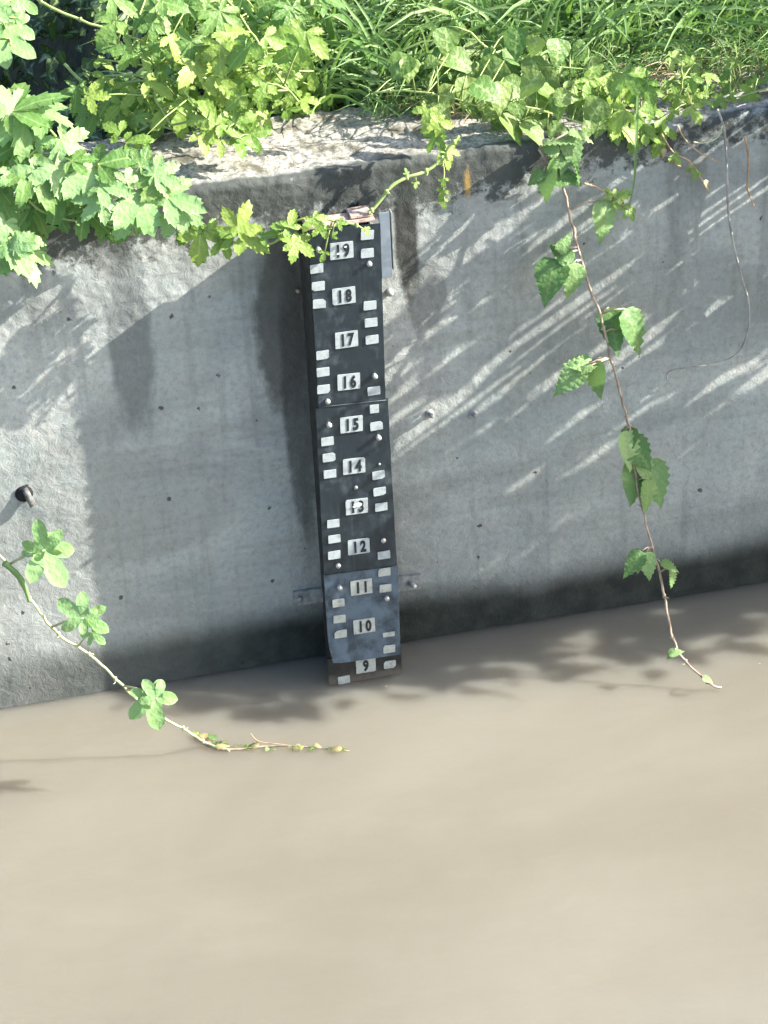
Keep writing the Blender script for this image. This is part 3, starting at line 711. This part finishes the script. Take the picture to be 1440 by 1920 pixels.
lv = [(22, 470, 92, -60, -.12), (50, 490, 80, -65, -.12), (8, 430, 60, -100, -.1), (35, 455, 50, 60, -.12), (5, 480, 60, -80, -.12)]
vine('draping_hop_vine', 'narrow fingered pale hop leaves hanging at the left edge, lowest of the clump', 'vine', pts, .003, .002, M['stem_green'], [x+(HOPP,) for x in lv], HOPP, 'hop vines over the left of the wall', seed=24)
pts = A([(330, 150), (360, 190), (390, 225), (420, 250), (455, 262)], (.12, .02))
lv = [(380, 262, 46, -60, .04), (400, 250, 44, -110, .05), (425, 240, 50, -20, .05), (415, 272, 36, -80, .03), (395, 218, 60, 120, .06), (375, 225, 50, 180, .06), (458, 262, 56, -10, .05), (480, 250, 50, 10, .06), (440, 215, 60, 90, .07), (350, 200, 60, 160, .1), (215, 243, 50, 150, .02), (250, 262, 46, 20, .01), (270, 270, 30, -60, .01)]
vine('rooted_hop_sprig', 'small hop sprig lying on the sunlit wall top left of centre', 'vine', pts, .0025, .0018, M['stem_green'], lv, YOUNG, seed=25)

# background hop vines above the wall
bgv = [
 ('hop vine arching down from the top left corner over the dark hollow', [(60, -10), (100, 15), (170, 45), (250, 70), (330, 110), (400, 165), (450, 200)], [(200, -10), (340, -10), (420, 130), (330, 150), (210, 110)], 20, HOP, (.1, .3)),
 ('hop vine with bright leaves behind the wall, between hollow and grass', [(330, -20), (340, 60), (300, 120), (290, 180), (320, 235)], [(250, 60), (420, 80), (470, 220), (300, 240), (180, 200), (170, 130)], 34, YOUNG, (.08, .3)),
 ('hop vine climbing left of the tall arching grass', [(420, -10), (470, 60), (510, 130), (560, 190)], [(380, 60), (560, 60), (600, 160), (560, 215), (470, 225), (400, 170)], 34, YOUNG, (.06, .3)),
 ('leafy hop vine at the top edge of the photo left of the grass', [(400, -20), (450, 10), (520, 20), (600, 10)], [(260, -10), (620, -10), (560, 50), (420, 70), (300, 50)], 30, HOP, (.2, .4)),
 ('few pale leaves at the extreme upper left over the dark hollow', [(-30, 0), (0, 30), (15, 60), (20, 85)], [(-10, 0), (35, 0), (35, 90), (-10, 90)], 8, PALE, (.2, .4)),
 ('shaded low hop vine in the dark hollow behind the wall', [(120, 120), (180, 180), (260, 220), (330, 245)], [(130, 160), (330, 150), (330, 245), (190, 245), (130, 220)], 16, HOP, (.12, .4)),
]
for i, (lab, sp, poly, n_, ms, yr) in enumerate(bgv):
    lv = scatter(poly, n_, (34, 74), yr, (-170, 10), r, ms, 17)
    vine('climbing_hop_vine', lab, 'vine', A(sp, (yr[1], yr[0]+.02)), .0032, .0022, M['stem_green'], lv, ms, 'hop vines behind the wall', seed=40+i, spread=.6)
# broad-leaved creepers on the wall top, right half
cr = [
 ('broad leaved creeper on the wall top left of the grass, near the centre', [(700, 175), (760, 170), (830, 180), (900, 200)], [(745, 110), (930, 90), (960, 180), (900, 215), (770, 200)], 26, BROAD, (.03, .25)),
 ('broad leaved creeper spilling over the wall edge above the hanging bramble', [(900, 150), (960, 190), (1040, 215), (1110, 240), (1130, 262)], [(900, 170), (1000, 150), (1130, 200), (1130, 265), (1000, 250), (920, 235)], 26, BROAD, (-.03, .1)),
 ('ivy like leaves among dead stems on the wall top right of the bramble', [(1080, 180), (1150, 200), (1200, 225), (1230, 250)], [(1050, 150), (1200, 150), (1260, 240), (1230, 275), (1150, 235)], 20, YOUNG, (-.02, .15)),
 ('rounded green leaves half hidden in the grass above the wall', [(880, 60), (930, 100), (1010, 120), (1100, 130)], [(820, 60), (1100, 80), (1130, 160), (850, 150)], 26, BROAD, (.12, .35)),
 ('ragged low creeper covering the wall top at the far right edge', [(1240, 190), (1300, 195), (1370, 185), (1440, 165)], [(1240, 150), (1440, 120), (1450, 190), (1330, 215), (1250, 220)], 18, YOUNG, (.02, .2)),
 ('pale leaf sprig standing in the grass at the right', [(1275, 180), (1278, 150), (1280, 120)], [(1255, 110), (1300, 110), (1300, 190), (1255, 190)], 7, YOUNG, (.06, .12)),
]
for i, (lab, sp, poly, n_, ms, yr) in enumerate(cr):
    lv = scatter(poly, n_, (36, 70) if i < 4 else (22, 40), yr, (-160, 0), r, ms, 18)
    vine('creeper', lab, 'vine', A(sp, (yr[1]*.6, max(.0, yr[0]))), .0025, .0016, M['stem_green'], lv, ms, 'creepers on the wall top', seed=60+i, spread=.55)
# tiny yellow clover leaves
pts = A([(1330, 178), (1370, 168), (1405, 158)], (.1, .1)); lv = [(x, y, rr.uniform(12, 20), rr.uniform(-180, 180), .1) for x, y in ((1365, 122), (1372, 112), (1380, 118), (1325, 172), (1345, 178), (1355, 170), (1385, 165), (1405, 155), (1410, 165), (1398, 178), (1300, 185), (1335, 165), (1370, 182))]
vine('clover', 'tiny bright yellow green leaves at the edge of the soil on the right', 'plant', pts, .0015, .001, M['stem_green'], lv, YOUNG, seed=70)

# ------------------------------------------------------------------ grass and undergrowth (uncountable)
def gblade(out, root, length, az, lean, w, r):
    d = Vector((math.cos(az), math.sin(az), 0)); P = []; n = 7
    for i in range(n):
        t = i/(n-1); b = lean*t*t
        P.append(root+d*(length*b*.9)+Vector((0, 0, length*(t-.62*lean*t**2.6))))
    blade(P, w, out)
r = random.Random(5)
out = ([], [])
def grass_zone(n, x0, x1, y0, y1, lr, out, cond=None, wr=(.002, .0048)):
    for i in range(n):
        x = r.uniform(x0, x1); y = y0+(y1-y0)*r.random()**1.2
        if cond and not cond(x, y): continue
        if NV(Vector((x*6, y*6, 9))) < -.25: continue
        g = ground_h(x, y) if y > T else H
        gblade(out, Vector((x, y, g-.01)), r.uniform(*lr), r.uniform(0, 6.283) if r.random() < .5 else r.gauss(-1.57, .9), r.uniform(.25, 1.15), r.uniform(*wr), r)
for i in range(110):
    x = r.uniform(-.15, 1.2); y = r.uniform(.3, .65); gblade(out, Vector((x, y, ground_h(x, y))), r.uniform(.22, .42), r.gauss(-1.57, 1.1), r.uniform(.5, 1.1), r.uniform(.0045, .0075), r)
grass_zone(3000, -.22, 1.25, T, .95, (.12, .34), out, lambda x, y: r.random() < .25+.75*sst(-.2, .15, x))
grass_zone(2000, .15, 1.25, .2, .45, (.05, .15), out, None, (.001, .0024))
grass_zone(900, .5, 1.25, .13, .32, (.04, .12), out, None, (.001, .002))
grass_zone(2500, 0, 4, .9, 4, (.2, .45), out, None, (.003, .006))
tag(mesh_obj('grass', pyd('grass', *out), M['grass']), 'dense arching green grass on the bank above the wall', 'grass', kind='stuff')
out = ([], [])
for i in range(620):
    x = r.uniform(.25, 1.1); y = r.uniform(.12, .36); g = max(ground_h(x, y), H-.01)
    gblade(out, Vector((x, y, g)), r.uniform(.04, .13), r.uniform(0, 6.283), r.uniform(.7, 1.9), r.uniform(.0008, .0018), r)
tag(mesh_obj('dry_grass', pyd('dry_grass', *out), M['drygrass']), 'dry straw coloured grass litter along the back of the wall top', 'grass', kind='stuff')
# undergrowth: small leaves filling the bank
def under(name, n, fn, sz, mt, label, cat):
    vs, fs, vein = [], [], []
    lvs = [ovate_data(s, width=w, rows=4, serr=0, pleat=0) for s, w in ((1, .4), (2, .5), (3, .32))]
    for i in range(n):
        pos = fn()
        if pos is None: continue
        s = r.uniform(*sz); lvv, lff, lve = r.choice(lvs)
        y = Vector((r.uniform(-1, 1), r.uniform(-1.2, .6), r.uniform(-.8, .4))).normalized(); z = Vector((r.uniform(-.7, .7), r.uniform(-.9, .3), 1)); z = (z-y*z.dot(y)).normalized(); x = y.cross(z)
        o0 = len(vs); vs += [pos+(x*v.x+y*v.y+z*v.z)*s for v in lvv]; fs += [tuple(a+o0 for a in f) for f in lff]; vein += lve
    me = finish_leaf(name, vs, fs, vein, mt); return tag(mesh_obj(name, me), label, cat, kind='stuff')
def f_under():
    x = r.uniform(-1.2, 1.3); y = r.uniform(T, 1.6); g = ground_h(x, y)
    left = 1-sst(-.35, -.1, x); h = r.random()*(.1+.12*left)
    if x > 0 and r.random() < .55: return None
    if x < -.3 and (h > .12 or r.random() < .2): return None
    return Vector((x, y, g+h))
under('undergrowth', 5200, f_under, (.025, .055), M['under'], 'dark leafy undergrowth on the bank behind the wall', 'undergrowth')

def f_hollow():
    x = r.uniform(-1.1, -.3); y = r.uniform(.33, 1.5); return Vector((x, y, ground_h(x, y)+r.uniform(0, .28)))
under('hollow_undergrowth', 1700, f_hollow, (.02, .05), M['dark'], 'leaves coloured dark for the shade in the hollow behind the left of the wall', 'undergrowth')

# ------------------------------------------------------------------ unseen shrub added right of the view to shade wall and water
def shrub(name, label, boxes, seed, size=(.05, .1), stems=()):
    global r
    r = random.Random(seed); tot = sum(b[6] for b in boxes); pool = []
    for b in boxes:
        cl = [Vector((r.uniform(b[0], b[1]), r.uniform(b[2], b[3]), r.uniform(b[4], b[5]))) for _ in range(max(3, b[6]//8))]
        for i in range(b[6]):
            c_ = r.choice(cl); pool.append(c_+Vector((r.gauss(0, .03), r.gauss(0, .03), r.gauss(0, .03))))
    it = iter(pool)
    e = empty(name, Vector((stems[0][0])), label, 'shrub')
    o = under('foliage', len(pool), lambda: next(it), size, M['under'], None, None); o.parent = e; o.location = -e.location
    for P in stems: tube('branch', smooth_path([Vector(p_) for p_ in P], 4), .012, .004, M['stem_brown'], e, e.location, 6)
rt_ = random.Random(9); twigs = []  # added twigs, set square to the wall so each casts a long streak
for i in range(34):
    x = 1.06+rt_.random()**1.3*.5; z = rt_.uniform(1.18, 1.56)-.25*(x-1.06); L_ = rt_.uniform(.16, .4); y0 = rt_.uniform(-.12, .06)
    twigs.append(((x+.04, .12, 1.14), (x+.01, y0, z-.02), (x+L_*.03, y0-L_*.5, z+rt_.uniform(-.006, .006)), (x+rt_.uniform(-.02, .05), y0-L_, z+rt_.uniform(-.02, .02))))
shrub('unseen_shade_shrub', 'unseen leafy shrub added right of the view to shade the wall and water', [
    (1.35, 2.8, -.36, .05, 1.04, 1.2, 1150), (1.1, 1.5, -.3, -.02, 1.16, 1.5, 90),
    (1.35, 3.7, -.54, -.3, 1.04, 1.22, 3000), (1.4, 3.7, -.66, -.54, 1.06, 1.2, 260),  # low overhang added to darken the water beside the wall
], 77, size=(.03, .07), stems=tuple(twigs)+(((1.6, .3, 1.1), (1.6, .05, 1.25), (1.55, -.3, 1.2), (1.5, -.5, 1.15)), ((2.3, .3, 1.1), (2.3, 0, 1.25), (2.35, -.35, 1.2), (2.4, -.6, 1.12)), ((3, .3, 1.1), (3, 0, 1.25), (2.9, -.35, 1.2), (3, -.6, 1.12))))
